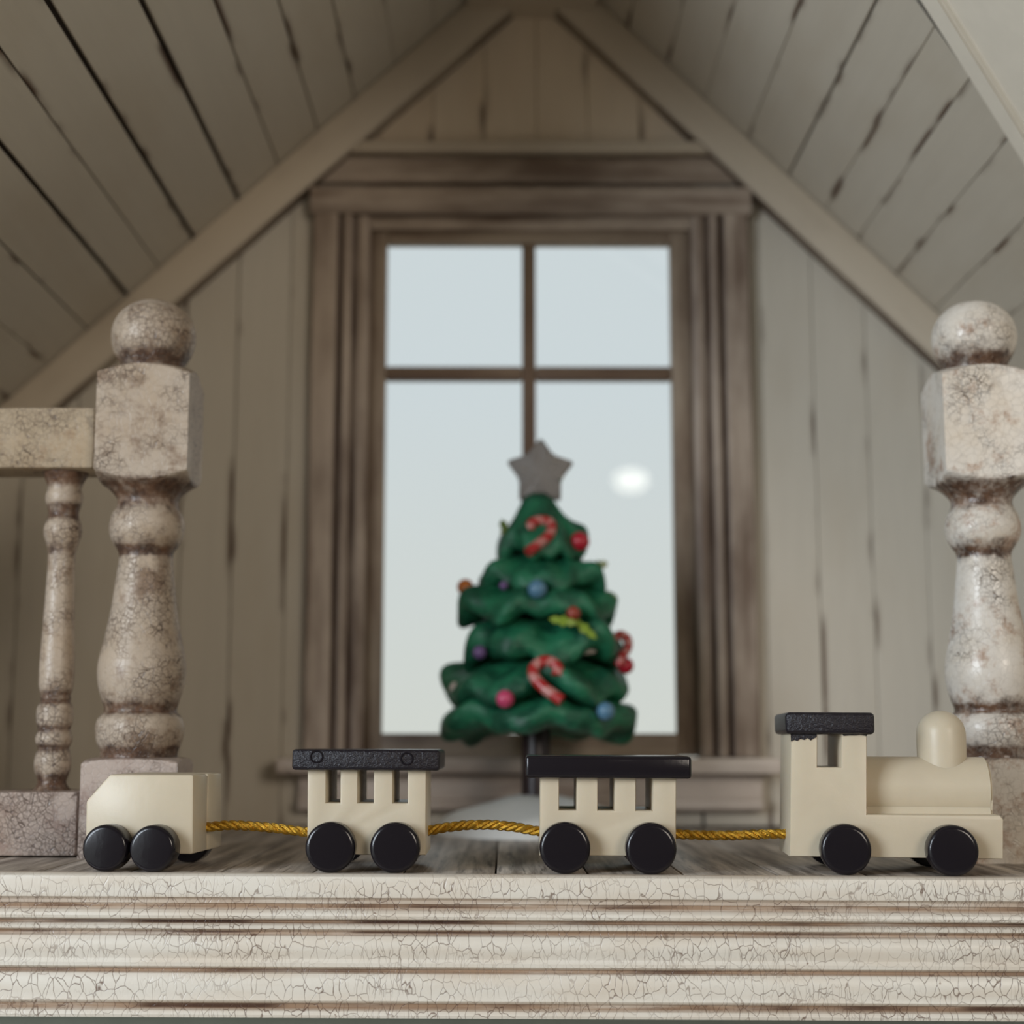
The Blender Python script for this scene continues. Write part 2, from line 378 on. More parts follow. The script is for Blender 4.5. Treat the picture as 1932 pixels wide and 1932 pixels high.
# floor: planks running to the back wall
floor = struct(link('floor', box_mesh(XR - XL, WY + 0.03, 0.03, 0, ((XL + XR) / 2, WY / 2, -0.0275)), M['gap'], rot=(0, TILT, 0)))
pw = 0.128; x = XL; i = 0
while x < XR - 0.06:
    w = pw * random.uniform(0.97, 1.03)
    me = box_mesh(w - 0.0028, WY - FRONT - 0.025, 0.012, 0.0015)
    p = link('plank', me, M['floor'], floor, (x + w / 2, (WY + FRONT) / 2 + 0.02, -0.0058 - 0.0004 * random.random()))
    x += w

# gable wall: dark backing with vertical boards in front of it
WL, WR = P(690, 900, WY).x, P(1312, 900, WY).x         # rough opening of the window
WB, WT = P(966, 1430, WY).z, P(966, 432, WY).z
wall = empty('wall_back', (0, WY, 0)); struct(wall)
def gable_clip(poly):
    poly = cut_poly(poly, -sl, 1, l0.z - sl * l0.x - 0.004); return cut_poly(poly, -sr, 1, r0.z - sr * r0.x - 0.004)
bk = bpy.data.meshes.new('backing'); vs, fs = [], []
for (x0, x1, z0, z1) in ((XL, WL, -0.02, 3), (WR, XR, -0.02, 3), (WL, WR, -0.02, WB), (WL, WR, WT, 3)):
    poly = gable_clip([(x0, z0), (x1, z0), (x1, z1), (x0, z1)])
    n0 = len(vs); n = len(poly); vs += [(a, 0.016, b) for a, b in poly] + [(a, 0.05, b) for a, b in poly]
    fs.append(tuple(range(n0, n0 + n))); fs.append(tuple(range(n0 + 2 * n - 1, n0 + n - 1, -1)))
    for k in range(n): fs.append((n0 + k, n0 + n + k, n0 + n + (k + 1) % n, n0 + (k + 1) % n))
bk.from_pydata(vs, [], fs); bkb = bmesh.new(); bkb.from_mesh(bk); bmesh.ops.recalc_face_normals(bkb, faces=bkb.faces); bkb.to_mesh(bk); bkb.free()
link('backing', bk, M['gap'], wall)
def wall_board(x0, x1, z0, z1, mat, gap=0.003, yo=0.0):
    xc = (x0 + x1) / 2; hw = (x1 - x0) / 2 - gap / 2
    poly = gable_clip([(xc - hw, z0), (xc + hw, z0), (xc + hw, z1), (xc - hw, z1)])
    if len(poly) < 3: return
    poly = [(a - xc, b) for a, b in poly]
    o = link('board', prism_mesh(poly, yo, yo + 0.016, 0.0016, 1), mat, wall, (xc, 0, 0)); o['half_width'] = hw
jr = [P(u, 900, WY).x for u in (1318, 1442, 1541, 1642, 1745, 1850, 1955, 2060, 2165)] + [XR]
for a, b in zip(jr, jr[1:]):
    wall_board(a, b, 0, 3, M['wall'], random.choice((0.0012, 0.0012, 0.003)))
jl = [XL] + [P(u, 900, WY).x for u in (-270, -165, -60, 42, 143, 243, 343, 441, 541, 684)]
for a, b in zip(jl, jl[1:]):
    wall_board(a, b, 0, 3, M['wall'], random.choice((0.0012, 0.0012, 0.003)))
wz = P(966, 290, WY).z
jt = [P(u, 200, WY).x for u in (600, 720, 818, 915, 1012, 1108, 1206, 1300, 1400)]
for a, b in zip(jt, jt[1:]): wall_board(a, b, wz, 3, M['gable'], 0.001)
wall_board(WL - 0.01, WR + 0.01, WT + 0.003, wz, M['casing'], 0.0, 0.004)
for a, b in zip(jt[:-1], jt[1:]): wall_board(max(a, WL), min(b, WR), 0, WB - 0.002, M['wall'], 0.003)

# rafter trim in the corner of wall and roof
def rafter_pts(a, b, name):
    d = b - a; L = d.length; wd = 0.088
    prof = [(0.002, 0, 0.12, 0), (0.010, -0.003, 0.0, 0), (wd - 0.010, -0.003, 0.0, 0), (wd - 0.002, 0, 0.25, 0), (wd, 0.006, 0.8, 0), (wd, 0.045, 1, 0), (0, 0.045, 1, 0), (0, 0.006, 0.6, 0)]
    me = extrude_mesh(prof, L); zax = d.normalized(); yax = Vector((0, 1, 0)); xax = yax.cross(zax)
    flip = xax.z > 0
    if flip: xax = -xax
    mt = Matrix((xax, yax, zax)).transposed()
    o = link(name, me, M['beam'])
    if flip:                                  # mirror in the mesh instead of in the object
        for v in me.vertices: v.co.x = -v.co.x
        me.flip_normals(); mt = Matrix((-xax, yax, zax)).transposed()
    o.matrix_world = Matrix.Translation(a) @ mt.to_4x4(); return struct(o)
rafter_pts(Vector((XL, BY, zl(XL))), Vector((RX - 0.012, BY, zl(RX - 0.012))), 'trim_1')
rafter_pts(Vector((XR, BY, zr(XR))), Vector((RX + 0.012, BY, zr(RX + 0.012))), 'trim_2')
# flat ridge board under the apex
rb0, rb1 = P(868, 12, BY - 0.015), P(1138, 14, BY - 0.015)
struct(link('trim_3', box_mesh(0.30, WY - FRONT + 0.02, 0.05, 0.004, (0, 0, 0.025)), M['beam'], loc=((rb0.x + rb1.x) / 2, (WY + FRONT) / 2, rb0.z)))

# roof boards
def roof(name, joints, x_of, z_of, slope, side, bold):
    pts = [(x, z_of(x)) for x in joints]
    th = math.atan(slope)
    nrm = Vector((-math.sin(th), 0, math.cos(th)))            # outward (up)
    x0, x1 = pts[0][0], pts[-1][0]
    mid = Vector(((x0 + x1) / 2, (WY + FRONT) / 2 + 0.02, (z_of(x0) + z_of(x1)) / 2)); Ls = math.hypot(x1 - x0, z_of(x1) - z_of(x0))
    back = link(name, box_mesh(Ls + 0.06, WY - FRONT + 0.06, 0.03, 0, (0, 0, 0.028)), M['gap'], None, mid, (0, -th, 0)); struct(back)
    for i in range(len(pts) - 1):
        a, b = pts[i], pts[i + 1]; w = math.hypot(b[0] - a[0], b[1] - a[1])
        gap = bold.get(i, 0.0012) * 0.5 + bold.get(i + 1, 0.0012) * 0.5
        hw = w / 2 - gap / 2
        me = box_mesh(hw * 2, 0.012, WY - FRONT + 0.02, 0.0014, seg=1)      # local Z is the length
        o = link('board', me, M['roof'], back); o['half_width'] = hw
        cx = ((a[0] + b[0]) / 2 - mid.x) / math.cos(th)
        o.location = (cx + (bold.get(i, 0.0012) - bold.get(i + 1, 0.0012)) * 0.25, 0, 0.006 + random.uniform(0, 0.0015)); o.rotation_euler = (PI / 2, 0, 0)
    return back
jl = [-215, -140, -62, 14, 90, 165, 240, 300, 365, 450, 525, 600, 670, 745, 820, 895, 985]
def lx(u):                                     # where the roof line passes under pixel column u
    v = 374 + (450 - u) * 0.865; return P(u, v, BY).x
roof('ceiling_left', [XL] + [lx(u) for u in jl if lx(u) > XL + 0.03][:-1] + [RX], lx, zl, sl, -1, {3: 0.003, 4: 0.009, 5: 0.0025, 6: 0.010, 7: 0.011, 8: 0.0035, 9: 0.004, 10: 0.0035})
jrr = [1110, 1186, 1261, 1331, 1410, 1488, 1557, 1618, 1690, 1765, 1840, 1915, 1990, 2065, 2140]
def rx(u):
    v = 588 - (1770 - u) * 0.92; return P(u, v, BY).x
roof('ceiling_right', [RX] + [rx(u) for u in jrr if rx(u) < XR - 0.03] + [XR], rx, zr, sr, 1, {2: 0.0025, 6: 0.005})
# trim strip across the right slope and the plain ceiling panel in front of it
thr = math.atan(sr); nR = Vector((math.sin(thr), 0, -math.cos(thr)))        # inward normal of the right slope
def on_right(u, v):
    d = ray(u, v); o = Vector((0, CAMY, H)); q = Vector((RX, 0, RZ)); t = (q - o).dot(nR) / d.dot(nR); return o + d * t
def slope_prism(name, pts, h0, h1, mat):
    bm = bmesh.new(); a = [bm.verts.new(p + nR * h0) for p in pts]; b = [bm.verts.new(p + nR * h1) for p in pts]
    bm.faces.new(a); bm.faces.new(b[::-1]); n = len(pts)
    for i in range(n): bm.faces.new((a[i], b[i], b[(i + 1) % n], a[(i + 1) % n]))
    bmesh.ops.bevel(bm, geom=list(bm.edges), offset=0.003, segments=2, affect='EDGES')
    return struct(link(name, from_bm(bm, name), mat))
A, B = on_right(1762, 0), on_right(1934, 275); dAB = (B - A)
A2 = A - dAB * ((A.x - RX - 0.16) / dAB.x); B2 = B + dAB * ((XR - 0.02 - B.x) / dAB.x)
off = Vector((0, -0.055, 0))
slope_prism('trim_4', [A2, B2, B2 + off, A2 + off], 0.0, 0.022, M['panel'])
C2 = Vector((B2.x, FRONT, B2.z)); D2 = Vector((A2.x, FRONT, A2.z))
slope_prism('ceiling_panel', [A2 + off, B2 + off, C2, D2], 0.002, 0.010, M['panel'])
# knee walls out of frame close the attic at the sides
struct(link('wall_left', box_mesh(0.03, WY - FRONT, zl(XL) + 0.04, 0, (0, 0, (zl(XL) + 0.04) / 2)), M['panel'], loc=(XL - 0.015, (WY + FRONT) / 2, -0.02)))
struct(link('wall_right', box_mesh(0.03, WY - FRONT, zr(XR) + 0.04, 0, (0, 0, (zr(XR) + 0.04) / 2)), M['panel'], loc=(XR + 0.015, (WY + FRONT) / 2, -0.02)))

# the room the dollhouse stands in: rear wall, ceiling, floor and right wall, daylight comes from its open left side
M['room'] = m_plain('warm_room_paint', (0.42, 0.37, 0.31), 0.7, vary=0.1)
struct(link('wall_rear', box_mesh(16, 0.1, 11), M['room'], loc=(1, -12.5, 2.5)))
struct(link('ceiling', box_mesh(16, 14, 0.1), M['room'], loc=(1, -5.5, 7.5)))
struct(link('floor_room', box_mesh(16, 14, 0.1), M['room'], loc=(1, -5.5, -3.2)))
struct(link('wall_side', box_mesh(0.1, 14, 11), M['room'], loc=(8.5, -5.5, 2.5)))
# fascia moulding under the floor edge (section measured from the photo, y = front)
FY = FRONT + 0.02                             # -0.04
def fzv(v): return P(966, v, FY).z
sec = []
def add(v, d, s=0.0, c=1.0): sec.append((v, d, s, c))
# (pixel row, how far the section stands back from the front plane, glaze, crackle)
add(1649, .012, .35, .1); add(1651, .004, .15, .2); add(1655, 0, 0, .25); add(1662, -.001, 0, .6); add(1675, -.001, 0, 1); add(1690, -.001, 0, 1); add(1694, 0, .1, 1)
add(1696, .006, .45, 1); add(1700, .008, .5, 1); add(1706, .008, .45, 1); add(1708, .011, .75, 1); add(1713, .012, .85, 1); add(1717, .010, .45, .8)
add(1720, .004, .05, .8); add(1724, .001, 0, .8); add(1729, 0, 0, 1); add(1734, .002, .0, .8); add(1737, .006, .25, .6)
add(1739, .014, 1, .3); add(1743, .014, 1, .3); add(1745, .006, .3, .7); add(1749, .002, .05, .9); add(1754, .003, .1, 1); add(1757, .009, .6, 1); add(1761, .012, .9, 1); add(1765, .011, .6, 1)
add(1768, .005, .1, 1); add(1776, .001, 0, .9); add(1786, 0, 0, .9); add(1796, .001, 0, 1); add(1806, .005, .0, 1); add(1811, .006, 0, .7); add(1818, .003, 0, .4); add(1825, .004, .0, .6); add(1829, .008, .35, .8)
add(1832, .012, .85, .8); add(1836, .012, .8, .8); add(1839, .006, .15, .8); add(1848, .003, 0, 1); add(1860, .002, 0, 1); add(1874, .003, 0, 1); add(1882, .004, 0, .7); add(1889, .003, 0, .5); add(1894, .006, .3, .8)
add(1897, .011, .85, 1); add(1902, .012, 1, 1); add(1906, .009, .6, 1); add(1909, .004, .1, 1); add(1916, .002, 0, 1); add(1922, .004, 0, .7); add(1924, .012, .1, .3)
zs = fzv(1650)
prof = [(-(FY + d), fzv(v) - fzv(1649), s, c) for v, d, s, c in sec]
prof += [(-(FY + 0.05), fzv(1924) - fzv(1649), 0, 0), (-(FY + 0.05), -0.03, 0, 0), (-(FY + 0.02), -0.03, 0, 0), (-(FY + 0.02), -0.0005, .3, 0)]
# local Z -> world X
mf = extrude_mesh([(a, b, c, d) for a, b, c, d in prof], 3.0, 28)
for v in mf.vertices: v.co = Vector((v.co.z - 1.45, -v.co.x, v.co.y))
bmf = bmesh.new(); bmf.from_mesh(mf); bmesh.ops.recalc_face_normals(bmf, faces=bmf.faces); bmf.to_mesh(mf); bmf.free(); mf.set_sharp_from_angle(angle=math.radians(28))
struct(link('trim_5', mf, M['fascia'], None, (0, 0, 0.0005), (0, TILT, 0)))
# storey below, set back under the fascia
struct(link('wall_lower', box_mesh(3.0, 0.04, 1.0, 0.003, (0.05, 0, -0.5)), M['lower'], None, (0, 0.24, -0.045)))

# ================================================================== THE WINDOW
win = struct(empty('window_1', (0, WY, 0)))
GX0, GX1 = P(726, 900, WY + 0.02).x, P(1269, 900, WY + 0.02).x          # glass opening
GZ0, GZ1 = P(966, 1384, WY + 0.02).z, P(966, 463, WY + 0.02).z
MX0, MX1 = P(985, 800, WY + 0.02).x, P(1011, 800, WY + 0.02).x
MZ0, MZ1 = P(966, 719, WY + 0.02).z, P(966, 693, WY + 0.02).z
def bar(name, x0, x1, z0, z1, y0, y1, mat, bev=0.003, vert=None):
    w, h = x1 - x0, z1 - z0
    vert = h > w if vert is None else vert
    if vert: me = box_mesh(w, y1 - y0, h, bev); rot = (0, 0, 0)
    else: me = box_mesh(h, y1 - y0, w, bev); rot = (0, PI / 2, 0)
    return link(name, me, mat, win, ((x0 + x1) / 2, (y0 + y1) / 2, (z0 + z1) / 2), rot)
# sash
bar('sash_stile', WL + .002, GX0, GZ0 - .05, GZ1 + .03, 0.005, 0.04, M['sash'])
bar('sash_stile', GX1, WR - .002, GZ0 - .05, GZ1 + .03, 0.005, 0.04, M['sash'])
bar('sash_top_rail', GX0, GX1, GZ1, GZ1 + .03, 0.006, 0.04, M['sash'])
bar('sash_bottom_rail', GX0, GX1, GZ0 - .055, GZ0, -0.006, 0.04, M['sash'])
bar('muntin', MX0, MX1, GZ0, GZ1, 0.010, 0.036, M['muntin'], 0.005)
bar('muntin', GX0, MX0, MZ0, MZ1, 0.009, 0.037, M['muntin'], 0.005)
bar('muntin', MX1, GX1, MZ0, MZ1, 0.009, 0.037, M['muntin'], 0.005)
for (x0, x1) in ((GX0, MX0), (MX1, GX1)):
    for (z0, z1) in ((GZ0, MZ0), (MZ1, GZ1)):
        link('pane', box_mesh(x1 - x0, 0.003, z1 - z0), M['glass'], win, ((x0 + x1) / 2, 0.026, (z0 + z1) / 2))
# moulded casing, two jambs and a head
CX0, CX1 = P(580, 900, WY - 0.03).x, P(1424, 900, WY - 0.03).x
CZ = P(966, 352, WY - 0.03).z
def casing(L, w):
    # across x: 0 = outer edge, w = inner edge; y: negative stands proud
    s = [(0, 0, .9), (0, -.022, .5), (.004, -.030, .1), (w * .40, -.032, 0), (w * .43, -.030, .3), (w * .45, -.017, 1), (w * .52, -.017, 1), (w * .54, -.028, .2), (w * .60, -.031, 0), (w * .68, -.028, .15),
         (w * .70, -.014, 1), (w * .77, -.014, .9), (w * .79, -.022, .2), (w * .90, -.023, .1), (w * .98, -.018, .3), (w, -.010, .8), (w, 0.0, 1)]
    return extrude_mesh([(a, b, c, 0) for a, b, c in s], L, 25)
cw = GX0 - CX0 - 0.035; cwr = CX1 - GX1 - 0.045
mj = casing(CZ - 0.055 - (GZ0 - .05), cw); link('casing_jamb', mj, M['casing'], win, (CX0, 0, GZ0 - .05))
mj2 = casing(CZ - 0.055 - (GZ0 - .05), cwr)
for v in mj2.vertices: v.co.x = -v.co.x
mj2.flip_normals(); link('casing_jamb', mj2, M['casing'], win, (CX1, 0, GZ0 - .05))
zt = P(966, 405, WY - .03).z
hd = extrude_mesh([(0, 0, .6, 0), (0, -.030, .3, 0), (.006, -.040, 0, 0), (.030, -.043, 0, 0), (.050, -.040, .1, 0), (CZ - zt - .002, -.032, .5, 0), (CZ - zt, -.026, .9, 0), (CZ - zt, 0, 1, 0)], CX1 - CX0 + .01, 30)
for v in hd.vertices: v.co = Vector((v.co.z, v.co.y, -v.co.x))
# keep the glaze streaks along the piece: stretch axis is local Z, so stand the head on its end
for v in hd.vertices: v.co = Vector((-v.co.z, v.co.y, v.co.x))
hb = bmesh.new(); hb.from_mesh(hd); bmesh.ops.recalc_face_normals(hb, faces=hb.faces); hb.to_mesh(hd); hb.free()
ho = link('casing_head', hd, M['casing'], win); ho.matrix_local = Matrix.Translation((CX0 - .005, 0, CZ)) @ Matrix(((0, 0, 1, 0), (0, 1, 0, 0), (-1, 0, 0, 0), (0, 0, 0, 1)))
# head recess between casing and sash
bar('head_jamb', CX0 + cw * .8, CX1 - cwr * .8, GZ1 + .028, zt + .002, -0.012, 0.03, M['casing'], 0.002)
# frieze board and cap moulding above the head, reaching from rafter to rafter
def spanx(v, m=0.0):
    z = P(966, v, WY - .03).z; return RX + (z - RZ) / sl + m, RX + (z - RZ) / sr - m
fa, fb = spanx(342, .10); bar('frieze_board', fa, fb, P(966, 344, WY - .02).z, P(966, 296, WY - .02).z, -0.018, 0.004, M['casing'], 0.003)
fa, fb = spanx(285, .105); bar('cap_moulding', fa, fb, P(966, 286, WY - .04).z, P(966, 264, WY - .04).z, -0.040, 0.004, M['beam'], 0.006)
# stool and apron
S0, S1 = P(520, 1440, WY - .08).x, P(1475, 1440, WY - .08).x
bar('stool', S0, S1, P(966, 1461, WY - .08).z, P(966, 1430, WY - .08).z, -0.085, 0.005, M['sill'], 0.006)
bar('apron', P(565, 1500, WY).x, P(1436, 1500, WY).x, P(966, 1532, WY - .02).z, P(966, 1462, WY - .02).z, -0.028, 0.0, M['sill'], 0.004)
bar('apron_bead', P(565, 1500, WY).x, P(1436, 1500, WY).x, P(966, 1529, WY - .04).z, P(966, 1508, WY - .04).z, -0.042, -0.027, M['sill'], 0.006)

# ================================================================== NEWEL POSTS AND RAILING
PY = 0.285
def post_profile(rows, Y):
    """rows: (pixel row, pixel half width, glaze) top to bottom, smoothed into (r, z, stain) bottom to top"""
    out = []
    for v, r, s in rows:
        q = P(966, v, Y); zc = (q - Vector((0, CAMY, H))).dot(RM @ Vector((0, 0, -1)))
        out.append((r * zc / F, q.z, s))
    out.sort(key=lambda t: t[1]); return out
def smooth_rows(rows, n=4):
    """Catmull-Rom through the measured rows"""
    res = []
    for i in range(len(rows) - 1):
        p0 = rows[max(i - 1, 0)]; p1 = rows[i]; p2 = rows[i + 1]; p3 = rows[min(i + 2, len(rows) - 1)]
        for k in range(n):
            t = k / n
            v = p1[0] + (p2[0] - p1[0]) * t
            r = 0.5 * (2 * p1[1] + (p2[1] - p0[1]) * t + (2 * p0[1] - 5 * p1[1] + 4 * p2[1] - p3[1]) * t * t + (3 * p1[1] - p0[1] - 3 * p2[1] + p3[1]) * t ** 3)
            res.append((v, max(r, .2), p1[2] + (p2[2] - p1[2]) * t))
    res.append(rows[-1]); return res
SQ = 0.0735
finial = [(570, 1, .3), (571, 18, .35), (576, 36, .3), (584, 50, .15), (596, 63, .1), (612, 73, .05), (632, 78, 0), (652, 77, .1), (668, 72, .35), (682, 64, .8), (692, 58, .9), (699, 56, .95), (706, 57, 1), (712, 62, .7)]
block = [(706, 84, .2), (712, 96, .1), (719, 112, .1), (728, 130, .05), (740, 140, 0), (870, 140, 0), (888, 134, .05), (900, 118, .1), (910, 100, .35), (918, 84, .7), (926, 72, .9), (936, 62, .9), (946, 56, .8)]
shaft = [(944, 56, .8), (954, 56, .75), (962, 59, .5), (972, 65, .2), (986, 69, .0), (1002, 70, 0), (1018, 66, .2), (1032, 58, .6), (1041, 52, .95), (1047, 50, .8), (1056, 50, .3), (1075, 52, .1), (1100, 55, .05), (1150, 61, 0), (1200, 70, 0), (1240, 79, 0), (1262, 82, 0), (1285, 81, 0), (1305, 77, .15), (1325, 71, .5), (1336, 67, .95), (1343, 67, 1),
         (1348, 71, .5), (1356, 78, .1), (1372, 82, 0), (1390, 81, .1), (1404, 77, .35), (1414, 73, .85), (1424, 71, 1), (1436, 73, .8)]
basep = [(1429, 80, .5), (1433, 104, .2), (1437, 118, .1), (1442, 128, 0), (1446, 140, 0), (1640, 140, 0)]
def newel(name, X, mat, rotz):
    z0 = fz(X); root = empty(name, (X, PY, z0), rotz)
    for nm, rows, sqr, m in (('ball_finial', finial, None, mat), ('square_block', block, SQ, mat), ('turned_shaft', shaft, None, mat), ('square_base', basep, SQ * 1.005, M['plinth'] if mat is M['post'] else mat)):
        pr = post_profile(smooth_rows(rows), PY)
        pr = [(r, z - z0, s) for r, z, s in pr]
        if nm == 'square_base': pr = [(pr[0][0], 0.0, 0.2)] + [p for p in pr if p[1] > 0.004]
        link(nm, lathe_mesh([(r, z) for r, z, s in pr], 64, sqr, [s for r, z, s in pr]), m, root)
    return root
tag(newel('newel_post', -0.581, M['post'], math.radians(2.0)), 'crackled cream newel post with ball finial, joined to the railing behind the sloped toy wagon', 'newel post', 'newel posts of the attic stair')
tag(newel('newel_post', 0.783, M['post_lit'], math.radians(-2.0)), 'crackled cream newel post, coloured as brightly lit, with ball finial standing behind the toy locomotive', 'newel post', 'newel posts of the attic stair')
# railing to the left of the first post
rl = empty('railing', (-0.95, PY, fz(-0.95)))
RX0, RX1 = -1.55 + .95, -0.581 - SQ + .95 - 0.006
zt1, zb1 = P(90, 773, PY - .05).z, P(90, 889, PY - .05).z
hm = box_mesh(0.095, zt1 - zb1, RX1 - RX0, 0.006); o = link('handrail', hm, M['rail'], rl, ((RX0 + RX1) / 2, 0, (zt1 + zb1) / 2), (0, PI / 2, 0))
o.rotation_euler = (PI / 2, 0, PI / 2)
zt2 = P(90, 1501, PY - .055).z
hm = box_mesh(0.115, zt2, RX1 - RX0, 0.005); link('bottom_rail', hm, M['plinth'], rl, ((RX0 + RX1) / 2, 0, zt2 / 2 + .001 - fz(-0.95) * 0), (PI / 2, 0, PI / 2))
bal = [(889, 44, .9), (896, 42, 1), (904, 38, 1), (914, 33, .8), (924, 31, .4), (936, 34, .1), (946, 34, .1), (956, 31, .7), (966, 28, 1), (976, 28, .9), (986, 32, .3), (998, 35, .0), (1012, 34, .1), (1026, 30, .4), (1040, 26, .6), (1060, 25, .2), (1100, 26, .1), (1150, 28, .05), (1200, 30, 0), (1250, 32, 0), (1290, 32, .1), (1303, 30, .5), (1311, 27, 1), (1318, 28, .7), (1324, 27, .9), (1332, 32, .3), (1346, 34, 0), (1362, 33, .2), (1374, 30, .8), (1382, 31, .5), (1392, 34, .1), (1403, 32, .4), (1411, 28, .9), (1420, 31, .4), (1436, 34, .05), (1452, 33, .2), (1464, 29, .6), (1474, 26, .9), (1483, 29, .8), (1491, 36, .8), (1499, 42, .9), (1503, 42, .8)]
bx0 = P(121, 950, PY).x
pr = post_profile(smooth_rows(bal), PY)
bm_ = lathe_mesh([(r, z - fz(-.95)) for r, z, s in pr], 40, None, [s for r, z, s in pr])
for k in range(3): link('baluster', bm_, M['post'], rl, (bx0 + .95 - k * 0.235, 0, 0))
tag(rl, 'tan crackled railing with turned balusters left of the cream newel post', 'railing')

# ================================================================== THE TOY TRAIN
S = pxs(0.0)
def wheel_mesh(r, t):
    pr = [(r * .30, 0), (r * .93, 0), (r * .985, t * .06), (r, t * .16), (r, t * .80), (r * .97, t * .92), (r * .90, t * .985), (r * .80, t), (r * .02, t * 1.0)]
    me = lathe_mesh(pr, 48)
    for v in me.vertices: v.co = Vector((v.co.x, -v.co.z, v.co.y))
    bm = bmesh.new(); bm.from_mesh(me); bmesh.ops.recalc_face_normals(bm, faces=bm.faces); bm.to_mesh(me); bm.free(); return me
DEP = 0.15
class Car:
    """local frame: x to the right, y = 0 front face, z up from the floor; built from pixels of the front face"""
    def __init__(s, name, u_ref, Y, rot):
        s.Y = Y; q = P(u_ref, 1600, Y); s.X = q.x
        s.root = empty(name, (q.x, Y, fz(q.x)), rot, TILT); s.c = math.cos(rot)
        s.sn = math.sin(rot)
    def xy(s, u, v):
        # meet the ray with the rotated front plane
        d = ray(u, v); o = Vector((0, CAMY, H)) - s.root.location; n = Vector((-s.sn, s.c, 0))
        t = -o.dot(n) / d.dot(n); p = o + d * t
        return (p.x * s.c + p.y * s.sn, p.z + TILT * 0)
    def part(s, nm, me, mat, loc=(0, 0, 0), parent=None): return link(nm, me, mat, parent or s.root, loc)
    def wheels(s, cs, r_px, t=0.030, mat='black_toy'):
        me = wheel_mesh(r_px * S * .985, t)
        for (u, v) in cs:
            x, z = s.xy(u, v); r = r_px * S * .985
            s.part('wheel', me, M[mat], (x, 0.004, r))
            b = s.part('wheel', me, M[mat], (x, DEP - 0.004, r)); b.rotation_euler = (0, 0, PI)
    def slab(s, nm, u0, u1, v0, v1, y0, y1, mat, bev=.004):
        a, b = s.xy(u0, v0), s.xy(u1, v1)
        return s.part(nm, box_mesh(b[0] - a[0], y1 - y0, a[1] - b[1], bev, seg=3), M[mat], ((a[0] + b[0]) / 2, (y0 + y1) / 2, (a[1] + b[1]) / 2))
    def world(s, x, y, z): return s.root.location + Vector((x * s.c - y * s.sn, x * s.sn + y * s.c, z))

# tail wagon: solid body with one sloped corner
c1 = Car('toy_wagon', 262, 0.0, math.radians(-5.0))
poly = [c1.xy(160, 1611), c1.xy(364, 1611), c1.xy(364, 1461), c1.xy(206, 1461), c1.xy(161, 1512)]
mid = DEP / 2
pb = prism_mesh(poly, 0, mid - .004, .004); c1.part('body_side', pb, M['cream_toy'])
c1.part('body_side', prism_mesh(poly, mid + .004, DEP, .004), M['cream_toy'])
xr = poly[1][0]; core = [(poly[0][0] + .004, poly[0][1] + .002), (xr - .005, poly[1][1] + .002), (xr - .005, poly[2][1] - .003), (poly[3][0] + .004, poly[3][1] - .003), (poly[4][0] + .004, poly[4][1] - .002)]
c1.part('body_core', prism_mesh(core, mid - .006, mid + .006), M['cream_toy'])
c1.wheels(((210, 1595), (298, 1595)), 43.5, 0.034)
tag(c1.root, 'cream solid toy wagon with one sloped corner, last of the train by the railing', 'toy wagon', 'wagons of the toy train')

def coach(c, bx0, bx1, top, bot, slots, s0, s1, roof_r, rv0, rv1, roof_mat, label, bow=0.0):
    T = [c.xy(bx0, bot), c.xy(bx1, bot), c.xy(bx1, top)]
    poly = list(T)
    for (a, b) in reversed(slots):
        poly += [c.xy(b, top), c.xy(b, s1), c.xy(a, s1), c.xy(a, top)]
    poly.append(c.xy(bx0, top))
    c.part('coach_body', rim_prism(poly, 0, DEP, .003), M['cream_toy'])
    rf = c.slab('roof', roof_r[0], roof_r[1], rv0, rv1, -0.018, DEP + 0.018, roof_mat, .005)
    tag(c.root, label, 'toy coach', 'wagons of the toy train')
    return rf
c2 = Car('toy_coach', 690, 0.0, math.radians(0.0))
rf = coach(c2, 579, 803, 1452, 1613, ((614, 641), (674, 704), (740, 768)), 0, 1515, (553, 830), 1414, 1453, 'black_pebbled', 'cream toy coach with three slots and pebbled black roof, behind the sloped wagon')
for (u, v) in ((599, 1428), (768, 1431)):
    x, z = c2.xy(u, v); ring = [(x + math.cos(a) * 11 * S, -0.0182, z + math.sin(a) * 11 * S) for a in [k * 2 * PI / 24 for k in range(25)]]
    link('round_mark', tube_mesh([Vector(p) - rf.location for p in ring], 0.0013, 6), M['black_toy'], rf)
c2.wheels(((626, 1597), (747, 1598)), 47)
c3 = Car('toy_coach', 1145, 0.0, math.radians(-1.0))
coach(c3, 1018, 1275, 1466, 1615, ((1054, 1087), (1127, 1159), (1199, 1231)), 0, 1529, (990, 1302), 1426, 1468, 'black_toy', 'cream toy coach with smooth black roof, coupled right behind the locomotive')
c3.wheels(((1065, 1598), (1226, 1600)), 48)
# locomotive
c4 = Car('toy_locomotive', 1690, 0.0, math.radians(-4.5))
poly = [c4.xy(1490, 1617), c4.xy(1893, 1620), c4.xy(1893, 1545), c4.xy(1886, 1537), c4.xy(1635, 1537), c4.xy(1634, 1385), c4.xy(1586, 1385), c4.xy(1586, 1448), c4.xy(1541, 1448), c4.xy(1541, 1385), c4.xy(1491, 1385)]
c4.part('cab_and_chassis', rim_prism(poly, 0, DEP, .003), M['cream_toy'])
c4.slab('roof', 1479, 1648, 1345, 1386, -0.010, DEP + 0.010, 'black_pebbled', .006)
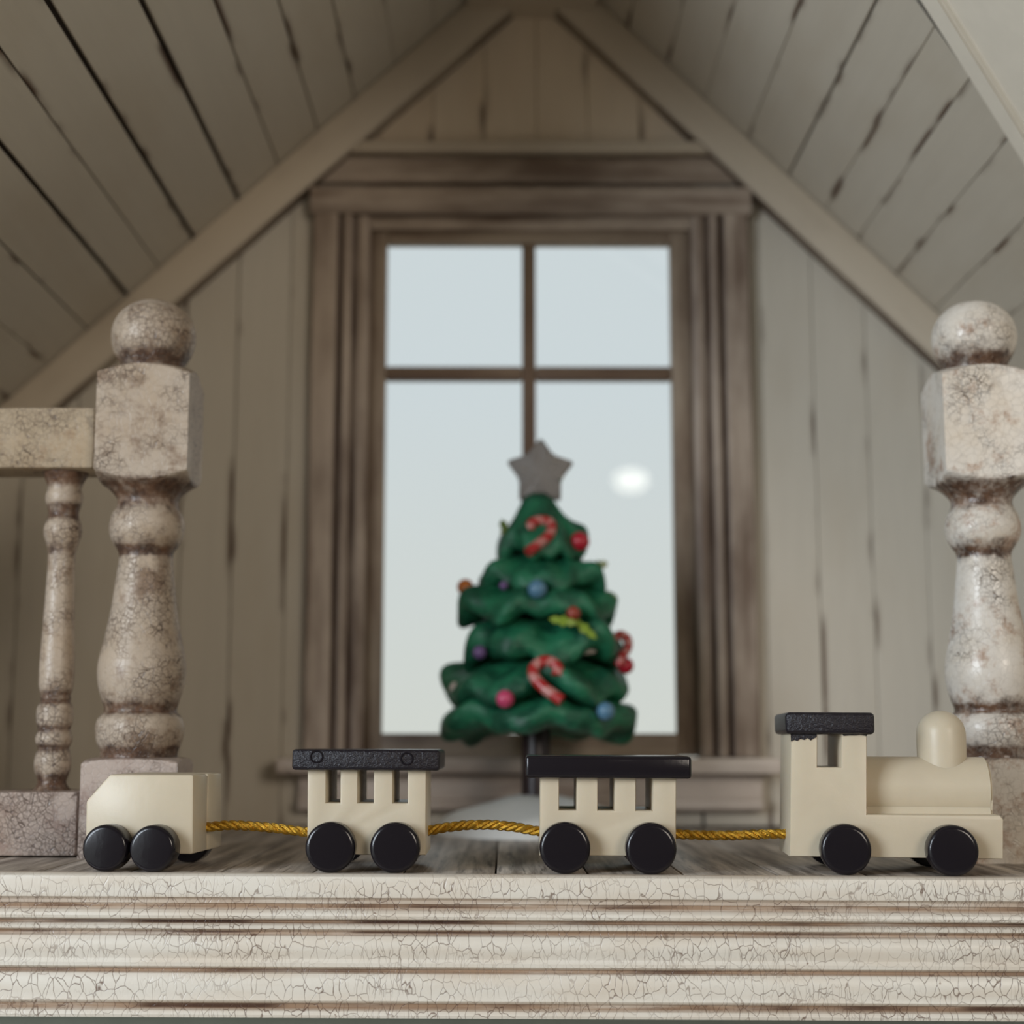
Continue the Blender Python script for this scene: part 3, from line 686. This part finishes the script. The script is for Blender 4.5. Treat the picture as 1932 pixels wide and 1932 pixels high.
# paint that ran below the roof
rag = [c4.xy(1490, 1384), c4.xy(1540, 1384)] + [c4.xy(u, v) for u, v in ((1539, 1392), (1534, 1394), (1528, 1398), (1522, 1393), (1516, 1397), (1508, 1395), (1503, 1399), (1497, 1397), (1491, 1400))]
c4.part('paint_smear', prism_mesh(rag, -0.0012, 0.001), M['black_pebbled'])
rag = [c4.xy(1587, 1384), c4.xy(1635, 1384)] + [c4.xy(u, v) for u, v in ((1634, 1389), (1622, 1387), (1612, 1388), (1600, 1388), (1590, 1389))]
c4.part('paint_smear', prism_mesh(rag, -0.0012, 0.001), M['black_pebbled'])
# boiler: round barrel on a narrow pedestal
bxa, bzt = c4.xy(1632, 1428); bxb, bzb = c4.xy(1884, 1537); R = 0.0455; bzc = bzt - R; yc = DEP / 2
secb = []
for k in range(29):
    a = math.radians(-42 + k * (264 / 28)); secb.append((yc + R * math.cos(a), bzc + R * math.sin(a)))
secb += [(yc - R * .80, bzb + .012), (yc - R * .88, bzb + .004), (yc - R * .92, bzb - .003), (yc + R * .92, bzb - .003), (yc + R * .88, bzb + .004), (yc + R * .80, bzb + .012)]
mb = prism_mesh(secb, 0, bxb - bxa, 0)
for v in mb.vertices: v.co = Vector((bxa + v.co.y, v.co.x, v.co.z))
bm = bmesh.new(); bm.from_mesh(mb); bmesh.ops.recalc_face_normals(bm, faces=bm.faces)
ee = [e for e in bm.edges if all(abs(v.co.x - bxb) < 1e-6 for v in e.verts)]
bmesh.ops.bevel(bm, geom=ee, offset=.003, segments=2, affect='EDGES'); bm.to_mesh(mb); bm.free(); finish(mb, True, 40)
c4.part('boiler', mb, M['cream_toy'])
dx, dzt = c4.xy(1792, 1338); dr = 47.0 * S
dz = bzc + 0.02 - 0; hgt = dzt - dr * 0.95
prd = [(dr * .97, dz), (dr, hgt - .02), (dr, hgt)] + [(dr * math.cos(a), hgt + dr * .95 * math.sin(a)) for a in [math.radians(k) for k in (12, 24, 36, 48, 60, 70, 80, 87)]]
c4.part('steam_dome', lathe_mesh(prd, 48), M['cream_toy'], (dx, yc, 0))
c4.wheels(((1592, 1602), (1792, 1604)), 47.5)
tag(c4.root, 'cream toy locomotive with black cab roof, round boiler and domed chimney', 'toy locomotive')

# gold cords between the wagons
def cord(pts_px, Y, label, twist):
    ctrl = [P(u, v, y) for (u, v), y in zip(pts_px, Y)]
    # resample with Catmull-Rom
    path = []
    for i in range(len(ctrl) - 1):
        p0, p1, p2, p3 = ctrl[max(i - 1, 0)], ctrl[i], ctrl[i + 1], ctrl[min(i + 2, len(ctrl) - 1)]
        for k in range(24):
            t = k / 24; path.append(0.5 * ((2 * p1) + (p2 - p0) * t + (2 * p0 - 5 * p1 + 4 * p2 - p3) * t * t + (3 * p1 - p0 - 3 * p2 + p3) * t ** 3))
    path.append(ctrl[-1]); root = empty('gold_cord', tuple(path[0]))
    L = 0.0; cum = [0.0]
    for a, b in zip(path, path[1:]): L += (b - a).length; cum.append(L)
    for j in range(3):
        pp = []
        for i, p in enumerate(path):
            d = (path[min(i + 1, len(path) - 1)] - path[max(i - 1, 0)]).normalized(); s = d.cross(Vector((0, 0, 1))).normalized(); t = d.cross(s)
            a = twist * cum[i] / 0.036 * 2 * PI + j * 2 * PI / 3
            pp.append(p + (s * math.cos(a) + t * math.sin(a)) * 0.0036 - path[0])
        link('strand', tube_mesh(pp, 0.0040, 7), M['gold'], root)
    return tag(root, label, 'cord', 'cords coupling the toy train')
ym = DEP / 2
cord(((388, 1561), (430, 1557), (480, 1559), (525, 1563), (585, 1571)), (ym - .01, ym - .01, ym, ym, ym), 'twisted gold cord coupling the sloped wagon to the pebbled-roof coach', 1)
cord(((800, 1569), (850, 1560), (905, 1556), (960, 1559), (1018, 1569)), (ym,) * 5, 'twisted gold cord between the two slotted coaches', -1)
cord(((1262, 1573), (1330, 1576), (1390, 1576), (1440, 1574), (1496, 1573)), (ym,) * 5, 'twisted gold cord coupling the smooth-roof coach to the locomotive', 1)

# ================================================================== THE CHRISTMAS TREE
TY = 0.93; q = P(1012, 1560, TY); TX = q.x
tree = empty('christmas_tree', (TX, TY, fz(TX)))
TS = pxs(TY, 1150)
def tz(v): return P(1012, v, TY).z - fz(TX)
def tx(u, v, Y=TY): return P(u, v, Y).x - TX
# snow mound
def mound():
    n, m = 56, 12; vs, fs = [], []; rnd = random.Random(3); ph = [rnd.uniform(0, 6.28) for _ in range(6)]
    for i in range(m + 1):
        f = i / m
        for k in range(n):
            a = 2 * PI * k / n
            R = 0.205 * (1 + 0.05 * math.sin(3 * a + ph[0]) + 0.035 * math.sin(5 * a + ph[1]) + .02 * math.sin(9 * a + ph[2]))
            r = R * math.sin(f * PI / 2) ** 0.8 if i else 0.0005
            z = 0.055 * (1 - f ** 2.2) + 0.022 * math.exp(-(f / .3) ** 2) + 0.006 * math.sin(4 * a + f * 5 + ph[3]) * f * (1 - f) * 3
            if i == m: z = 0.0
            vs.append((r * math.cos(a), r * math.sin(a), max(z, 0)))
    for i in range(m):
        for k in range(n): fs.append((i * n + k, (i + 1) * n + k, (i + 1) * n + (k + 1) % n, i * n + (k + 1) % n))
    fs.append(tuple(range(n))); fs.append(tuple(m * n + k for k in range(n - 1, -1, -1)))
    me = bpy.data.meshes.new('mound'); me.from_pydata(vs, [], fs)
    b = bmesh.new(); b.from_mesh(me); bmesh.ops.recalc_face_normals(b, faces=b.faces); b.to_mesh(me); b.free(); return finish(me, True, 60)
link('snow_base', mound(), M['snow'], tree)
link('trunk', lathe_mesh([(0.033, 0.03), (0.030, 0.08), (0.029, tz(1380)), (0.02, tz(1300))], 20), M['trunk'], tree)
link('trunk_core', lathe_mesh([(0.05, tz(1352)), (0.060, tz(1300)), (0.045, tz(1225)), (0.05, tz(1160)), (0.045, tz(1100)), (0.03, tz(1020)), (0.012, tz(950))], 20), M['leaf'], tree)
def tier(v_top, v_bot, rl_, rr_, r_top, seed, lobes=7, thick=0.030, drop=0.03, rl_amp=0.10, cx=0.0, slim=False, lift=0.0):
    """a ruffled clay skirt: closed section swept round the trunk with a wavy rim"""
    rnd = random.Random(seed); n = 120; zt_, zb_ = tz(v_top), tz(v_bot); vs, fs = [], []
    ph = [rnd.uniform(0, 6.28) for _ in range(8)]
    sec = [(0.0, 1.0), (.25, .90), (.52, .70), (.76, .55), (.91, .44), (1.0, .28), (1.03, .09), (.99, -.08), (.88, -.17), (.70, -.10), (.45, .05), (.20, .15), (0.0, .2)]
    if slim: sec = [(0.0, 1.0), (.22, .78), (.48, .50), (.74, .34), (.91, .26), (1.0, .14), (1.02, .02), (.97, -.08), (.86, -.12), (.66, -.06), (.45, .05), (.20, .12), (0.0, .15)]
    m = len(sec); hgt = zt_ - zb_
    for k in range(n):
        a = 2 * PI * k / n
        R = (rr_ + rl_) / 2 + (rr_ - rl_) / 2 * math.cos(a)
        w = math.sin(lobes * a + ph[0]) * .6 + math.sin((lobes + 3) * a + ph[1]) * .4 + math.sin(3 * a + ph[2]) * .35
        side = abs(math.cos(a)) ** 6
        R *= 1 + rl_amp * w * (1 - .75 * side)
        dz = drop * (math.sin((lobes - 2) * a + ph[3]) * .6 + math.sin((lobes + 1) * a + ph[4]) * .5)
        dz += lift * math.exp(-((a - 1.5 * PI) / 0.55) ** 2)
        for (f, zf) in sec:
            r = r_top + (R - r_top) * f
            z = zb_ + hgt * zf + dz * f * f + 0.006 * math.sin(14 * a + f * 6 + ph[5]) * f
            vs.append((cx + r * math.cos(a), r * math.sin(a), z))
    for k in range(n):
        k2 = (k + 1) % n
        for i in range(m): i2 = (i + 1) % m; fs.append((k * m + i, k2 * m + i, k2 * m + i2, k * m + i2))
    me = bpy.data.meshes.new('tier'); me.from_pydata(vs, [], fs)
    b = bmesh.new(); b.from_mesh(me); bmesh.ops.recalc_face_normals(b, faces=b.faces); b.to_mesh(me); b.free(); finish(me, True, 80)
    o = link('foliage_tier', me, M['leaf'], tree); md = o.modifiers.new('smooth', 'SUBSURF'); md.levels = 1; md.render_levels = 1; return o
g = TS
tier(1300, 1380, 178 * g, 184 * g, .045, 11, 5, drop=.024, rl_amp=.08, lift=.032)
tier(1232, 1312, 174 * g, 172 * g, .040, 25, 6, drop=.030, rl_amp=.10)
tier(1150, 1238, 134 * g, 160 * g, .038, 31, 6, drop=.028, rl_amp=.12)
tier(1092, 1165, 148 * g, 148 * g, .034, 47, 7, drop=.022, rl_amp=.10)
tier(1046, 1112, 108 * g, 130 * g, .030, 53, 6, drop=.020, rl_amp=.10)
# top cone with its ruffle
tier(918, 1044, 76 * g, 98 * g, .016, 61, 5, drop=.020, rl_amp=.10, cx=.002, slim=True)
# star
def star_mesh(R, r, th):
    bm = bmesh.new(); ring = []
    for k in range(10):
        a = PI / 2 + k * PI / 5; rr = R if k % 2 == 0 else r; ring.append((rr * math.cos(a), rr * math.sin(a)))
    f = [bm.verts.new((x, -th * .55, z)) for x, z in ring]; b = [bm.verts.new((x, th * .55, z)) for x, z in ring]
    cf = bm.verts.new((0, -th, 0)); cb = bm.verts.new((0, th, 0))
    for i in range(10):
        j = (i + 1) % 10
        bm.faces.new((f[i], f[j], cf)); bm.faces.new((b[j], b[i], cb)); bm.faces.new((f[i], b[i], b[j], f[j]))
    bmesh.ops.bevel(bm, geom=[e for e in bm.edges], offset=.004, segments=2, affect='EDGES', clamp_overlap=True)
    return from_bm(bm, 'star', True, 30)
st = link('star', star_mesh(68 * g, 42 * g, .024), M['star'], tree, (tx(1019, 890), -.005, tz(893)), (0, math.radians(1), 0))
for (u, v, r) in ((1046, 873, .005), (1042, 887, .004), (1057, 905, .007), (989, 890, .004), (987, 900, .003), (1000, 915, .0025), (1030, 860, .0025)):
    bm = bmesh.new(); bmesh.ops.create_icosphere(bm, subdivisions=1, radius=r)
    link('glitter', from_bm(bm, 'glitter', False), M['glitter'], st, (tx(u, v) - st.location.x, -.018, tz(v) - st.location.z))
# ornaments
def bauble(u, v, front, r, mat, nm='bauble'):
    q = P(u, v, TY - front)
    bm = bmesh.new(); bmesh.ops.create_uvsphere(bm, u_segments=20, v_segments=12, radius=r)
    return link(nm, from_bm(bm, nm, True, 80), M[mat], tree, (q.x - TX, -front, q.z - fz(TX)))
bauble(1094, 1022, .055, .020, 'red'); bauble(1014, 1112, .145, .019, 'blue'); bauble(878, 1108, .03, .017, 'orange')
bauble(905, 1231, .105, .014, 'purple'); bauble(953, 1319, .190, .0175, 'pink'); bauble(1143, 1342, .160, .018, 'blue')
bauble(1132, 1188, .08, .014, 'orange'); bauble(1082, 1157, .15, .014, 'rust'); bauble(1180, 1256, .04, .017, 'red'); bauble(950, 1105, .12, .009, 'purple')
bauble(1105, 1226, .085, .012, 'white', 'bright_gap').scale = (2.0, .8, .8)  # pale blob in place of window light showing through a gap between tiers
bauble(863, 1300, .06, .016, 'white'); bauble(872, 1293, .07, .010, 'rust')
def leaf(u, v, front, L, w, ang, mat):
    q = P(u, v, TY - front); bm = bmesh.new(); pts = [(-1, 0), (-.6, .55), (-.25, .42), (0, .8), (.3, .42), (.6, .55), (1, 0), (.6, -.55), (.3, -.42), (0, -.8), (-.25, -.42), (-.6, -.55)]
    a = [bm.verts.new((x * L, -.004 - .004 * (1 - abs(x)), z * w)) for x, z in pts]; b = [bm.verts.new((x * L, .004, z * w)) for x, z in pts]
    bm.faces.new(a); bm.faces.new(b[::-1])
    for i in range(12): bm.faces.new((a[i], b[i], b[(i + 1) % 12], a[(i + 1) % 12]))
    return link('holly_leaf', from_bm(bm, 'leaf', True, 30), M[mat], tree, (q.x - TX, -front, q.z - fz(TX)), (0, ang, 0))
leaf(954, 1002, .03, .026, .016, math.radians(70), 'olive'); leaf(1062, 1172, .155, .028, .014, math.radians(10), 'lime'); leaf(1102, 1186, .14, .032, .013, math.radians(40), 'lime')
leaf(1130, 1068, .03, .020, .016, math.radians(-20), 'olive'); leaf(1146, 1126, .03, .022, .016, math.radians(10), 'olive')
def cane(pts, front, r, fb=None):
    pp = []
    ctrl = [P(u, v, TY - f) - Vector((TX, TY, fz(TX))) for (u, v), f in zip(pts, front if isinstance(front, (list, tuple)) else [front] * len(pts))]
    for i in range(len(ctrl) - 1):
        p0, p1, p2, p3 = ctrl[max(i - 1, 0)], ctrl[i], ctrl[i + 1], ctrl[min(i + 2, len(ctrl) - 1)]
        for k in range(6):
            t = k / 6; pp.append(0.5 * ((2 * p1) + (p2 - p0) * t + (2 * p0 - 5 * p1 + 4 * p2 - p3) * t * t + (3 * p1 - p0 - 3 * p2 + p3) * t ** 3))
    pp.append(ctrl[-1]); return link('candy_cane', tube_mesh(pp, r, 12), M['candy'], tree)
cane(((1000, 1000), (1003, 988), (1018, 982), (1036, 985), (1041, 998), (1034, 1012), (1018, 1025), (996, 1042)), [.07, .07, .07, .07, .08, .092, .105, .12], .0105)
cane(((1051, 1276), (1053, 1262), (1042, 1250), (1024, 1248), (1008, 1260), (1008, 1276), (1020, 1292), (1040, 1308), (1060, 1322)), [.19, .185, .18, .18, .185, .192, .20, .208, .214], .0115)
cane(((1160, 1204), (1172, 1198), (1184, 1208), (1183, 1224), (1172, 1240), (1168, 1256)), .06, .0095)
tag(tree, 'small green clay Christmas tree with grey star and candy canes before the window', 'christmas tree')
